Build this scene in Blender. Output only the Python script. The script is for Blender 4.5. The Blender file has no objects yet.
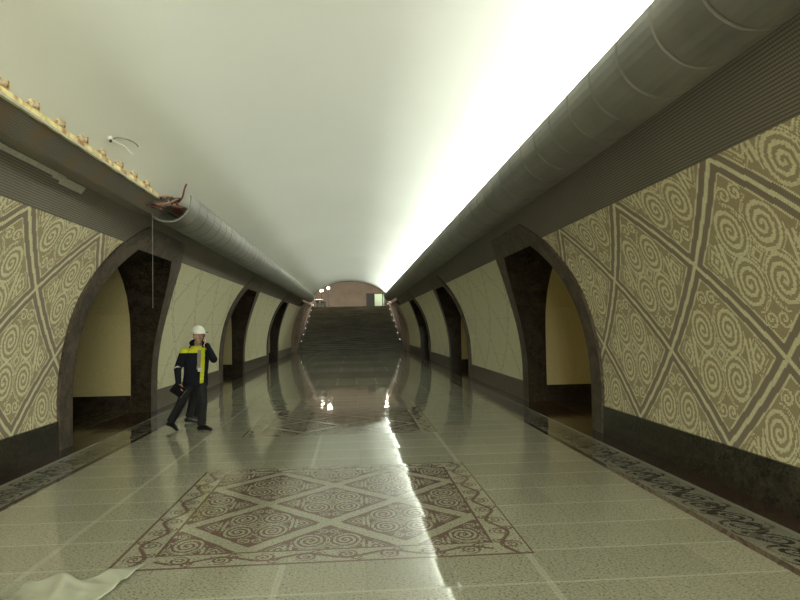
import bpy, bmesh, math, random
from mathutils import Vector, Matrix
random.seed(7)
S = bpy.context.scene
C = S.collection
PI = math.pi

# ------------------------------------------------------------------ camera
F_PX, VX, VY, ROLL = 640.0, 354.0, 327.0, math.radians(0.9)
Yc = Vector((VX-400, -(VY-300), -F_PX)).normalized()
Uc = Vector((-math.sin(ROLL), math.cos(ROLL), 0)); Uc = (Uc-Yc*Uc.dot(Yc)).normalized()
Xc = Yc.cross(Uc)
R3 = Matrix((Xc, Yc, Uc))
cd = bpy.data.cameras.new('camera'); cam = bpy.data.objects.new('camera', cd); C.objects.link(cam)
cd.sensor_width = 36; cd.lens = 36*F_PX/800; cd.clip_start = .05; cd.clip_end = 300
cam.matrix_world = Matrix.Translation((0.24, 0, 1.7)) @ R3.to_4x4()
S.camera = cam

# ------------------------------------------------------------------ light and exposure
w = bpy.data.worlds.new('world'); S.world = w; w.use_nodes = True
w.node_tree.nodes['Background'].inputs[0].default_value = (.55, .6, .45, 1)
w.node_tree.nodes['Background'].inputs[1].default_value = 0.0
S.view_settings.view_transform = 'Standard'; S.view_settings.look = 'None'
S.view_settings.gamma = 1; S.view_settings.use_curve_mapping = False
S.view_settings.exposure = 0.16

def area(name, loc, rot, sx, sy, power, col, spread=PI):
    l = bpy.data.lights.new(name, 'AREA'); l.shape = 'RECTANGLE'; l.size = sx; l.size_y = sy
    l.energy = power; l.color = col; l.spread = spread
    o = bpy.data.objects.new(name, l); C.objects.link(o); o.location = loc; o.rotation_euler = rot
    return o
COVE = (0.93, 1.0, .95)
# fluorescent runs hidden in the right-hand cove, the only working light of the hall
Y0, Y1 = -8.0, 40.4
n = 4
for i in range(n):
    a = Y0+(Y1-Y0)*i/n; b = Y0+(Y1-Y0)*(i+1)/n
    for z_, ang, pw in ((3.695, 207, 1000), (3.69, 158, 225)):
        o = area('cove_light', (2.40, (a+b)/2, z_), (0, 0, 0), .05, (b-a)-.05, pw, COVE)
        o.rotation_euler = (0, math.radians(ang), 0)
# soft fill added behind the camera to brighten the side walls
area('rear_fill_light', (.6, -7.6, 2.6), (math.radians(97), 0, math.radians(14)), 5.5, 2.6, 1250, (1, .99, .82))
# warm lamp light in the right platform tunnel, dim one in the left
area('platform_light_right', (8.2, 8.4, 3.3), (0, 0, 0), .3, 2.0, 420, (1, .80, .24))
area('platform_light_right', (8.2, 20.0, 3.3), (0, 0, 0), .3, 2.0, 300, (1, .80, .24))
area('platform_light_left', (-8.2, 9.5, 3.3), (0, 0, 0), .3, 2.0, 10, (1, .92, .62))
area('platform_light_left', (-8.2, 21.5, 3.3), (0, 0, 0), .3, 2.0, 10, (1, .92, .62))
area('stair_hall_light', (0, 54, 7.6), (math.radians(30), 0, 0), 6, 4, 2000, (1, .93, .80))

# ------------------------------------------------------------------ node helper
class V:
    def __init__(s, nt, sock): s.nt = nt; s.k = sock
    def _m(s, op, *a):
        nd = s.nt.nodes.new('ShaderNodeMath'); nd.operation = op
        for i, x in enumerate((s,)+a):
            if isinstance(x, V): s.nt.links.new(x.k, nd.inputs[i])
            else: nd.inputs[i].default_value = x
        return V(s.nt, nd.outputs[0])
    def __add__(s, o): return s._m('ADD', o)
    __radd__ = __add__
    def __sub__(s, o): return s._m('SUBTRACT', o)
    def __mul__(s, o): return s._m('MULTIPLY', o)
    __rmul__ = __mul__
    def __truediv__(s, o): return s._m('DIVIDE', o)
    def abs(s): return s._m('ABSOLUTE')
    def fr(s): return s._m('FRACT')
    def fl(s): return s._m('FLOOR')
    def mx(s, o): return s._m('MAXIMUM', o)
    def mn(s, o): return s._m('MINIMUM', o)
    def gt(s, o): return s._m('GREATER_THAN', o)
    def lt(s, o): return s._m('LESS_THAN', o)
    def sin(s): return s._m('SINE')
    def sq(s): return s._m('SQRT')
    def at2(s, o): return s._m('ARCTAN2', o)
    def inv(s): return (s*-1.0)+1.0

class Mat:
    def __init__(s, name, rough=.6, spec=.5, metal=0.0):
        s.m = bpy.data.materials.new(name); s.m.use_nodes = True; s.nt = s.m.node_tree
        s.b = s.nt.nodes['Principled BSDF']
        s.b.inputs['Roughness'].default_value = rough; s.b.inputs['Metallic'].default_value = metal
        s.b.inputs['Specular IOR Level'].default_value = spec
        s.tc = s.nt.nodes.new('ShaderNodeTexCoord')
    def xyz(s, kind='Object'):
        n = s.nt.nodes.new('ShaderNodeSeparateXYZ'); s.nt.links.new(s.tc.outputs[kind], n.inputs[0])
        return [V(s.nt, n.outputs[i]) for i in range(3)]
    def comb(s, x, y, z):
        n = s.nt.nodes.new('ShaderNodeCombineXYZ')
        for i, a in enumerate((x, y, z)):
            if isinstance(a, V): s.nt.links.new(a.k, n.inputs[i])
            else: n.inputs[i].default_value = a
        return n.outputs[0]
    def noise(s, scale, detail=3, vec=None, rough=.5, dist=0.0):
        n = s.nt.nodes.new('ShaderNodeTexNoise'); n.inputs['Scale'].default_value = scale
        n.inputs['Detail'].default_value = detail; n.inputs['Roughness'].default_value = rough; n.inputs['Distortion'].default_value = dist
        s.nt.links.new(vec if vec is not None else s.tc.outputs['Object'], n.inputs['Vector'])
        return V(s.nt, n.outputs['Fac'])
    def white(s, vec):
        n = s.nt.nodes.new('ShaderNodeTexWhiteNoise'); n.noise_dimensions = '3D'
        s.nt.links.new(vec, n.inputs['Vector']); return n
    def col(s, c): return tuple(c)+(1,)
    def mix(s, f, a, b):
        n = s.nt.nodes.new('ShaderNodeMix'); n.data_type = 'RGBA'
        if isinstance(f, V): s.nt.links.new(f.k, n.inputs[0])
        else: n.inputs[0].default_value = f
        for i, c in ((6, a), (7, b)):
            if isinstance(c, tuple): n.inputs[i].default_value = c+(1,) if len(c) == 3 else c
            else: s.nt.links.new(c, n.inputs[i])
        return n.outputs[2]
    def ramp(s, v, lo, hi):
        n = s.nt.nodes.new('ShaderNodeMapRange'); s.nt.links.new(v.k, n.inputs[0])
        n.inputs[1].default_value = lo; n.inputs[2].default_value = hi
        return V(s.nt, n.outputs[0])
    def base(s, c):
        if isinstance(c, tuple): s.b.inputs['Base Color'].default_value = c+(1,)
        else: s.nt.links.new(c, s.b.inputs['Base Color'])
        return s
    def rough(s, v): s.nt.links.new(v.k, s.b.inputs['Roughness']); return s
    def bump(s, h, strength=.3, dist=.01):
        n = s.nt.nodes.new('ShaderNodeBump'); n.inputs['Strength'].default_value = strength; n.inputs['Distance'].default_value = dist
        s.nt.links.new(h.k, n.inputs['Height']); s.nt.links.new(n.outputs[0], s.b.inputs['Normal']); return s

def simple(name, c, rough=.6, spec=.5, metal=0.0, var=.12, scale=20, c2=None, bump=0):
    M = Mat(name, rough, spec, metal)
    k = M.ramp(M.noise(scale, 4), .3, .7)
    c2 = c2 or tuple(x*(1-var*2) for x in c)
    M.base(M.mix(k, c2, c))
    if bump: M.bump(M.noise(scale*2, 4), bump, .01)
    return M.m
def emit(name, c, strength):
    M = Mat(name); M.base(c); M.b.inputs['Emission Color'].default_value = c+(1,); M.b.inputs['Emission Strength'].default_value = strength
    return M.m

def spiral(X, Y, R, pitch, phase=0.0, sy=1.0):
    Ys = Y*sy
    r = (X*X+Ys*Ys).sq(); th = Ys.at2(X)
    s = (r*(1/pitch)+th*(1/(2*PI))+phase).fr().gt(.5)
    return s*r.lt(R), r

def kilim(u, v, w, h, u0, v0):
    a = (u-u0)*(1/w); b = (v-v0)*(1/h)
    fp = (a+b).fr()-.5; fq = (a-b).fr()-.5
    e = fp.abs().mx(fq.abs())
    x = ((fp+fq)*(.5*2.05)).abs(); y = ((fp-fq)*(.5*1.88)).abs()
    s1, r1 = spiral(x-.232, y-.255, .225, .074, .2, .88)
    s2, r2 = spiral(x-.085, y-.585, .085, .055, .1)
    r3 = (x-.62).abs()+y*.8
    s3 = (r3*(1/.075)+.55).fr().gt(.5)*r3.lt(.16)
    s5 = ((x*(1/.07)).fr().gt(.5))*x.gt(.42)*x.lt(.56)*y.lt(.17)
    d = x+y; s4 = d.gt(.05)*d.lt(.085)
    ring = r1.gt(.236)*r1.lt(.252)*((x*.98+y).lt(.72))
    lines = s1.mx(s2).mx(s3).mx(s4).mx(s5).mx(ring)
    return e, lines

def pixelate(u, c): return (u*(1/c)).fl()*c

# ------------------------------------------------------------------ materials
def mosaic(name, light, ground, band, strong):
    M = Mat(name, .55, .35)
    x, y, z = M.xyz('UV')
    cs = .017
    U = pixelate(x, cs); W_ = pixelate(y, cs)
    e, ln = kilim(U, W_, 2.04, 1.88, 7.35, 1.35)
    inner = e.lt(.415)
    c = M.mix(ln, ground, light)
    bandm = e.gt(.43)*e.lt(.482)
    c = M.mix(inner.inv(), c, light)
    c = M.mix(bandm, c, band)
    if strong < 1:
        bm = (e.gt(.462)*e.lt(.474))
        big = M.mix(bm, M.mix(ln*.12, light, ground), tuple(k*.6 for k in ground))
        seam = ((x*(1/1.02)).fr().lt(.012)).mx(((y+.02)*(1/.94)).fr().lt(.012))
        c = M.mix(seam*.45, big, ground)
    # tesserae: every little stone a slightly different tone, with mortar between
    wn = M.white(M.comb(U, W_, 0))
    val = V(M.nt, wn.outputs['Value'])
    c = M.mix(val*.22, c, tuple(k*.55 for k in ground))
    g = ((x*(1/cs)).fr().gt(.12))*((y*(1/cs)).fr().gt(.12))
    M.base(c)
    M.bump(g, .15, .002)
    return M.m
mos_near = mosaic('mosaic_kilim', (.80, .77, .53), (.43, .35, .215), (.27, .215, .165), 1)
mos_far = mosaic('mosaic_pale', (.82, .79, .55), (.46, .40, .28), (.2, .17, .12), 0)

def marble(name, a, b, vein, rough=.18, scale=2.2):
    M = Mat(name, rough, .28)
    n1 = M.noise(scale, 6, rough=.65, dist=1.2); n2 = M.noise(scale*3.5, 8, rough=.7, dist=2.5)
    c = M.mix(M.ramp(n1, .38, .62), a, b)
    v = ((n2-.5).abs()).lt(.006)
    c = M.mix(v*.7, c, vein)
    blot = M.ramp(M.noise(scale*9, 4), .62, .72)
    c = M.mix(blot*.6, c, tuple(k*.5 for k in a))
    c = M.mix(M.ramp(M.noise(scale*5, 5, rough=.7), .45, .65)*.5, c, tuple(k*.8 for k in a))
    M.base(c); M.rough(M.ramp(n1, 0, 1)*.1+(rough-.03))
    return M.m
marble_frame = marble('marble_surround', (.022, .016, .011), (.125, .092, .064), (.34, .28, .22), .4, 3)
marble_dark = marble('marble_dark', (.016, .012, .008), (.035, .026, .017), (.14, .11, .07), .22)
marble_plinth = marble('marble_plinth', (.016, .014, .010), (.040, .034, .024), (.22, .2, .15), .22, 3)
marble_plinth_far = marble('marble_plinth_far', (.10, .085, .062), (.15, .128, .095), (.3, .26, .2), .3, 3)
marble_stair = marble('marble_stair_wall', (.26, .20, .15), (.36, .29, .22), (.5, .42, .34), .35, 1.5)

M = Mat('passage_plaster', .6, .3)
c = M.mix(M.ramp(M.noise(60, 3), .3, .7), (.38, .32, .15), (.50, .43, .215)); M.base(c); mos_pass = M.m

M = Mat('vault_plaster', .75, .2)
x, y, z = M.xyz()
k = M.ramp(M.noise(.5, 4, vec=M.comb(x*.6, y*.35, z)), .3, .75)
c = M.mix(k, (.68, .68, .60), (.74, .74, .66))
M.base(c); M.bump(M.noise(.9, 3), .25, .05); mat_vault = M.m

M = Mat('ribbed_cladding', .55, .4, .1)
x, y, z = M.xyz('UV')
r = (y*(1/.028)).fr(); r2 = (x*(1/.028)).fr()
ridge = r.gt(.35)*r2.gt(.12)
c = M.mix(ridge, (.10, .088, .07), (.25, .225, .185))
c = M.mix(M.ramp(M.noise(1.3, 4), .35, .75)*.35, c, (.13, .12, .095))
M.base(c); M.bump(r.gt(.35), .3, .004); mat_clad = M.m

M = Mat('cove_metal', .5, .4, .25)
k = M.ramp(M.noise(1.7, 4), .3, .7)
x, y, z = M.xyz()
M.base(M.mix(k, (.165, .16, .14), (.215, .21, .185))); mat_cove = M.m
mat_cove_in = simple('cove_inside', (.6, .6, .52), .7)
mat_lip = simple('aluminium_strip', (.55, .55, .45), .45, .5, .2)
M = Mat('ribbed_board', .6, .3)
x, y, z = M.xyz()
k = M.ramp(M.noise(2.4, 4), .5, .68)
st = (z*(1/.014)).fr().gt(.4)
c = M.mix(st, (.06, .055, .045), (.115, .105, .085))
M.base(M.mix(k, c, (.12, .08, .04))); mat_board = M.m
M = Mat('yellowed_ledge', .5, .4)
M.base(M.mix(M.ramp(M.noise(5, 5), .42, .6), (.92, .80, .38), (.36, .17, .05))); mat_yellow = M.m
mat_rust = simple('rusted_steel', (.30, .14, .05), .7, .3, 0, .25, 30, (.5, .36, .16))
mat_ceramic = simple('white_ceramic', (.72, .66, .46), .4, .5, 0, .3, 25, (.42, .26, .12))

# floor ------------------------------------------------------------
def floor_normal(M, tile, amt=.02, ox=0.0, oy=0.0):
    x, y, z = M.xyz()
    ix = ((x+ox)*(1/tile)).fl(); iy = ((y+oy)*(1/tile)).fl()
    wn = M.white(M.comb(ix, iy, 0))
    sub = M.nt.nodes.new('ShaderNodeVectorMath'); sub.operation = 'SUBTRACT'; M.nt.links.new(wn.outputs['Color'], sub.inputs[0]); sub.inputs[1].default_value = (.5, .5, .5)
    sc = M.nt.nodes.new('ShaderNodeVectorMath'); sc.operation = 'MULTIPLY'; M.nt.links.new(sub.outputs[0], sc.inputs[0]); sc.inputs[1].default_value = (amt, amt*.2, 0)
    # very slight dishing of each slab, so straight reflections break at the joints
    dx = (((x+ox)*(1/tile)).fr()-.5)*(amt*.8); dy = (((y+oy)*(1/tile)).fr()-.5)*(amt*.2)
    ad0 = M.nt.nodes.new('ShaderNodeVectorMath'); ad0.operation = 'ADD'; M.nt.links.new(sc.outputs[0], ad0.inputs[0]); M.nt.links.new(M.comb(dx, dy, 0), ad0.inputs[1])
    geo = M.nt.nodes.new('ShaderNodeNewGeometry')
    ad = M.nt.nodes.new('ShaderNodeVectorMath'); ad.operation = 'ADD'; M.nt.links.new(geo.outputs['Normal'], ad.inputs[0]); M.nt.links.new(ad0.outputs[0], ad.inputs[1])
    nm = M.nt.nodes.new('ShaderNodeVectorMath'); nm.operation = 'NORMALIZE'; M.nt.links.new(ad.outputs[0], nm.inputs[0])
    M.nt.links.new(nm.outputs[0], M.b.inputs['Normal'])
    return V(M.nt, wn.outputs['Value'])
TILE = .6
FR = .04
def granite(M, a, b, c3):
    n1 = M.noise(60, 4, rough=.75); n2 = M.noise(45, 2)
    c = M.mix(M.ramp(n1, .42, .6), a, b)
    return M.mix(M.ramp(n2, .58, .66), c, c3)
GR_A, GR_B, GR_C = (.30, .29, .22), (.50, .49, .38), (.17, .165, .12)
M = Mat('granite_tiles', FR, .5)
tv = floor_normal(M, TILE, .018, .3, 0)
x, y, z = M.xyz()
c = granite(M, GR_A, GR_B, GR_C)
c = M.mix(tv*.18, c, (.13, .125, .09))
j1 = (((x+.3)*(1/TILE)).fr()-.5).abs().gt(.491); j2 = ((y*(1/TILE)).fr()-.5).abs().gt(.480)
lt_ = (((x+.3)*(1/(TILE*3))).fr()-.5).abs().gt(.487)
c = M.mix(j1*.3, c, (.17, .165, .125))
c = M.mix(lt_*.35, c, (.62, .62, .50))
c = M.mix(j2*.4, c, (.62, .62, .50))
M.base(c); M.rough((j1.mx(j2))*.2+FR); mat_floor = M.m

MAR = (.085, .042, .035)
def scroll(s, t, L, A):
    """running scroll: s along, t across (centred), period L, half width A"""
    wv = (s*(2*PI/L)).sin()*(A*.45)
    line = (t-wv).abs().lt(A*.17)
    ss = ((s*(1/(L/2))).fr()-.5)*(L/2)
    sg = ((s*(1/L)).fr().lt(.5))*2.0-1.0
    sp, r = spiral(ss, t*sg+A*.12, A*.72, A*.36)
    leaf, r_ = spiral(ss-L*.14, t*sg-A*.5, A*.5, A*.4, .3)
    return line*r.gt(A*.62), sp, leaf

def carpet(name):
    M = Mat(name, FR+.01, .32)
    floor_normal(M, TILE, .018, .3, 0)
    x, y, z = M.xyz()
    cs = .012
    X = pixelate(x, cs); Y = pixelate(y, cs)
    g = granite(M, GR_A, GR_B, GR_C)
    mr = M.mix(M.ramp(M.noise(90, 2), .4, .65), (.10, .050, .042), (.20, .115, .095))
    e, ln = kilim(X, Y, 1.24, 1.31, 0.0, .655)
    ax, ay = X.abs(), Y.abs()
    inn = ax.lt(1.27)*ay.lt(1.33)
    infield = (e.lt(.435)*(ln.inv())).mx(0)
    # border scrolls
    l1, s1, f1 = scroll(Y, ax-1.41, .62, .115)
    l2, s2, f2 = scroll(X, ay-1.47, .62, .115)
    side = ax.gt(1.27)
    bsc = side*(l1.mx(s1).mx(f1))
    bsc2 = (side.inv())*(l2.mx(s2).mx(f2))
    frame = (ax.gt(1.265)*ax.lt(1.29)*ay.lt(1.36)).mx(ay.gt(1.325)*ay.lt(1.35)*ax.lt(1.29)).mx(ax.gt(1.525)).mx(ay.gt(1.59))
    m = (inn*infield).mx(inn.inv()*(bsc.mx(bsc2))).mx(frame)
    M.base(M.mix(m*.86, g, mr)); return M.m
mat_carpet = carpet('inlay_carpet')

M = Mat('inlay_band', FR+.02, .55)
floor_normal(M, TILE, .018, .3, 0)
x, y, z = M.xyz(); Xp = pixelate(x.abs(), .012); Yp = pixelate(y, .012)
g = granite(M, (.20, .20, .155), (.33, .33, .26), GR_C)
l1, s1, f1 = scroll(Yp+((Xp-3.44)*.5), Xp-3.44, .62, .21)
mm = l1.mx(s1).mx(f1)
nz = M.ramp(M.noise(6, 3), .38, .44)
c = M.mix(mm*nz.mx(.55), g, (.06, .045, .032))
c = M.mix(Xp.lt(3.225), c, (.075, .035, .028))
M.base(c); mat_band = M.m
M = Mat('brown_strip', FR+.06, .5)
floor_normal(M, TILE, .018)
x, y, z = M.xyz()
c = M.mix(M.ramp(M.noise(50, 3), .4, .6), (.035, .018, .012), (.062, .034, .022))
j = ((y*(1/1.8)).fr()-.5).abs().gt(.497)
c = M.mix(j*.6, c, (.2, .17, .12))
M.base(c); mat_strip = M.m
M = Mat('passage_floor', FR+.06, .5)
x, y, z = M.xyz()
c = M.mix(M.ramp(M.noise(3, 4, dist=2), .45, .55), (.045, .038, .025), (.12, .105, .07))
ax = x.abs()
c = M.mix(ax.lt(4.55), c, (.25, .21, .13))
M.base(c); mat_pfloor = M.m

M = Mat('stair_granite', .5, .3)
x, y, z = M.xyz()
c = M.mix(M.ramp(M.noise(1.0, 5, vec=M.comb(x*.8, y*9, z*9), rough=.75), .4, .65), (.10, .096, .07), (.22, .21, .155)); M.base(c); mat_stair = M.m
mat_hall = simple('bare_plaster', (.42, .35, .27), .8, .3, 0, .1, 1.2)
mat_plain = simple('platform_wall', (.40, .34, .20), .7, .3)
mat_black = simple('black_paint', (.02, .02, .02), .5)
mat_wood = simple('brown_handrail', (.20, .12, .08), .4)
mat_steel = simple('polished_steel', (.6, .58, .52), .18, .5, 1.0)

# ------------------------------------------------------------------ mesh helpers
def link(name, me, m=None, parent=None, kind=None, label=None, cat=None, group=None, loc=None):
    o = bpy.data.objects.new(name, me); C.objects.link(o)
    if me is not None and m is not None:
        for q in (m if isinstance(m, (list, tuple)) else [m]): me.materials.append(q)
    if parent: o.parent = parent
    if kind: o['kind'] = kind
    if label: o['label'] = label
    if cat: o['category'] = cat
    if group: o['group'] = group
    if loc is not None: o.location = loc
    return o
class MB:
    def __init__(s): s.v = []; s.f = []; s.uv = []; s.mi = []; s.sm = False
    def quad(s, a, b, c, d, uv=None, mi=0):
        i = len(s.v); s.v += [a, b, c, d]; s.f.append((i, i+1, i+2, i+3)); s.uv += uv or [(0, 0)]*4; s.mi.append(mi)
    def grid(s, rows, uvs=None, mi=0, close=False):
        i0 = len(s.v); n = len(rows[0])
        for r in rows: s.v += [tuple(p) for p in r]
        m = n if close else n-1
        for i in range(len(rows)-1):
            for j in range(m):
                k = (j+1) % n
                idx = (i0+i*n+j, i0+i*n+k, i0+(i+1)*n+k, i0+(i+1)*n+j)
                s.f.append(idx); s.mi.append(mi)
                s.uv += [uvs[(q-i0)//n][(q-i0) % n] if uvs else (0, 0) for q in idx]
    def cap(s, pts, mi=0, flip=False):
        i0 = len(s.v); s.v += [tuple(p) for p in pts]; ix = list(range(i0, i0+len(pts)))
        if flip: ix.reverse()
        s.f.append(tuple(ix)); s.mi.append(mi); s.uv += [(0, 0)]*len(pts)
    def box(s, c, h, R=None, mi=0):
        c = Vector(c); P = []
        for sx in (-1, 1):
            for sy in (-1, 1):
                for sz in (-1, 1):
                    q = Vector((sx*h[0], sy*h[1], sz*h[2])); P.append(tuple(c+(R @ q if R else q)))
        i = len(s.v); s.v += P
        for f in ((0, 1, 3, 2), (4, 6, 7, 5), (0, 4, 5, 1), (2, 3, 7, 6), (0, 2, 6, 4), (1, 5, 7, 3)):
            s.f.append(tuple(i+k for k in f)); s.mi.append(mi); s.uv += [(0, 0)]*4
    def tube(s, pts, r, n=8, mi=0, caps=True):
        pts = [Vector(p) for p in pts]; rows = []
        rr = r if isinstance(r, (list, tuple)) else [r]*len(pts)
        up = Vector((0, 0, 1))
        for i, p in enumerate(pts):
            t = (pts[min(i+1, len(pts)-1)]-pts[max(i-1, 0)]).normalized()
            a = t.cross(up)
            if a.length < .05: a = t.cross(Vector((1, 0, 0)))
            a.normalize(); b = t.cross(a)
            rows.append([p+(a*math.cos(2*PI*k/n)+b*math.sin(2*PI*k/n))*rr[i] for k in range(n)])
        s.grid(rows, mi=mi, close=True)
        if caps: s.cap(rows[0], mi, True); s.cap(rows[-1], mi)
    def ball(s, c, r, n=10, m=7, R=None, mi=0):
        c = Vector(c); r = r if isinstance(r, (list, tuple)) else (r, r, r); rows = []
        for i in range(m+1):
            a = PI*i/m; a = min(max(a, .02), PI-.02)
            row = []
            for k in range(n):
                q = Vector((math.sin(a)*math.cos(2*PI*k/n)*r[0], math.sin(a)*math.sin(2*PI*k/n)*r[1], math.cos(a)*r[2]))
                row.append(c+(R @ q if R else q))
            rows.append(row)
        s.grid(rows, mi=mi, close=True); s.cap(rows[0], mi); s.cap(rows[-1], mi, True)
    def mesh(s, name, smooth=False, fix=True, off=None):
        me = bpy.data.meshes.new(name)
        vs = s.v if off is None else [tuple(Vector(p)-Vector(off)) for p in s.v]
        me.from_pydata(vs, [], s.f)
        ul = me.uv_layers.new(name='UVMap')
        for i, uv in enumerate(s.uv): ul.data[i].uv = uv
        for p, mi in zip(me.polygons, s.mi): p.material_index = mi; p.use_smooth = smooth
        if fix:
            bm = bmesh.new(); bm.from_mesh(me); bmesh.ops.remove_doubles(bm, verts=bm.verts, dist=1e-5)
            bmesh.ops.recalc_face_normals(bm, faces=bm.faces); bm.to_mesh(me); bm.free()
        me.update(); return me
    def make(s, name, m, parent=None, smooth=False, off=None, **kw):
        return link(name, s.mesh(name, smooth, off=off), m, parent, **kw)
def empty(name, loc, label, cat, group=None):
    return link(name, None, None, None, None, label, cat, group, loc)

# ------------------------------------------------------------------ profile of the hall
def prof(Z): return 4.05 if Z < .6 else -.75+math.sqrt(4.8**2-(Z-.6)**2)
def arc(Z): return Z if Z < .6 else .6+4.8*math.asin((Z-.6)/4.8)
def lerp(tab, z):
    for (a, fa), (b, fb) in zip(tab, tab[1:]):
        if a <= z <= b: return fa+(fb-fa)*(z-a)/(b-a)
    return tab[-1][1] if z > tab[-1][0] else tab[0][1]
def vault_z(w): return 2.67+2*math.sqrt(max(0, 1-(w/2.85)**2))
OUT = [(0, 2.27), (.7, 2.3), (1.35, 2.3), (1.9, 2.28), (2.2, 2.23), (2.45, 2.13), (2.75, 1.95), (3.0, 1.76), (3.22, 1.46), (3.42, 1.1)]
INN = [(0, 1.86), (.7, 1.87), (1.6, 1.86), (2.0, 1.81), (2.4, 1.65), (2.7, 1.43), (2.9, 1.2), (3.06, .97)]
ARCH = [0.8, 11.9, 23.0, 34.1]
YS, YE = -8.0, 44.0

def wall(side, sgn):
    b = MB()
    def patch(z0, z1, ya, yb, mi, nz, dw=0.0):
        """ya,yb: functions of z"""
        rows = []; uvs = []
        for i in range(nz+1):
            z = z0+(z1-z0)*i/nz; a, c = ya(z), yb(z)
            rows.append([(sgn*(prof(z)+dw), a+(c-a)*j/4, z) for j in range(5)])
            uvs.append([(a+(c-a)*j/4, arc(z)) for j in range(5)])
        b.grid(rows, uvs, mi)
    edges = [YS]+ARCH+[None]
    for i in range(len(ARCH)+1):
        ya = (lambda z: YS) if i == 0 else (lambda z, c=ARCH[i-1]: c+lerp(OUT, z)-.03)
        yb = (lambda z: YE) if i == len(ARCH) else (lambda z, c=ARCH[i]: c-lerp(OUT, z)+.03)
        mi = 0 if i <= 1 else 1
        patch(.42, 3.11, ya, yb, mi, 26)
    b.make('wall_'+side, [mos_near, mos_far], kind='structure', smooth=True)
    # ribbed band above the mosaic
    b = MB()
    for i in range(len(ARCH)+1):
        ya = (lambda z: YS) if i == 0 else (lambda z, c=ARCH[i-1]: c+lerp(OUT, z)-.03)
        yb = (lambda z: 42.0) if i == len(ARCH) else (lambda z, c=ARCH[i]: c-lerp(OUT, z)+.03)
        patch(3.11, 3.42, ya, yb, 0, 6, -.012)
    patch(3.42, 3.74, lambda z: YS, lambda z: 42.0, 0, 5, -.012)
    # small return under the lower edge
    for i in range(len(ARCH)+1):
        ya = YS if i == 0 else ARCH[i-1]+lerp(OUT, 3.11)-.03
        yb = 42.0 if i == len(ARCH) else ARCH[i]-lerp(OUT, 3.11)+.03
        b.quad((sgn*prof(3.11), ya, 3.11), (sgn*prof(3.11), yb, 3.11), (sgn*(prof(3.11)-.012), yb, 3.11), (sgn*(prof(3.11)-.012), ya, 3.11))
    b.make('wall_upper_'+side, mat_clad, kind='structure', smooth=False)
    # plinth
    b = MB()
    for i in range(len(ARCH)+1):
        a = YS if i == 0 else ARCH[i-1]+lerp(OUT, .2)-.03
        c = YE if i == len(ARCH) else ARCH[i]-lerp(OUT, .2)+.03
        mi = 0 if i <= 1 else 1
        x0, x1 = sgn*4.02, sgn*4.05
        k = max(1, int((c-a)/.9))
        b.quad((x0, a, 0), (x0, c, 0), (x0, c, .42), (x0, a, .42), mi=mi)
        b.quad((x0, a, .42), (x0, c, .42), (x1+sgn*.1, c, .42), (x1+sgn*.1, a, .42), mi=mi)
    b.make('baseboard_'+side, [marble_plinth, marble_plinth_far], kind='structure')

def resample(tab, n):
    """closed-form outline from the left foot over the flat head to the right foot, n points"""
    P = [(-w_, z) for z, w_ in tab]+[(w_, z) for z, w_ in reversed(tab)]
    L = [0]
    for a, c in zip(P, P[1:]): L.append(L[-1]+math.dist(a, c))
    out = []
    for i in range(n):
        t = L[-1]*i/(n-1)
        k = max(j for j in range(len(L)-1) if L[j] <= t+1e-9)
        f = (t-L[k])/(L[k+1]-L[k]); out.append((P[k][0]+(P[k+1][0]-P[k][0])*f, P[k][1]+(P[k+1][1]-P[k][1])*f))
    return out
def smooth_tab(tab):
    out = []
    for i in range(len(tab)-1):
        for t in (0, .5): out.append((tab[i][0]+(tab[i+1][0]-tab[i][0])*t, tab[i][1]+(tab[i+1][1]-tab[i][1])*t))
    out.append(tab[-1]); return out

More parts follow.
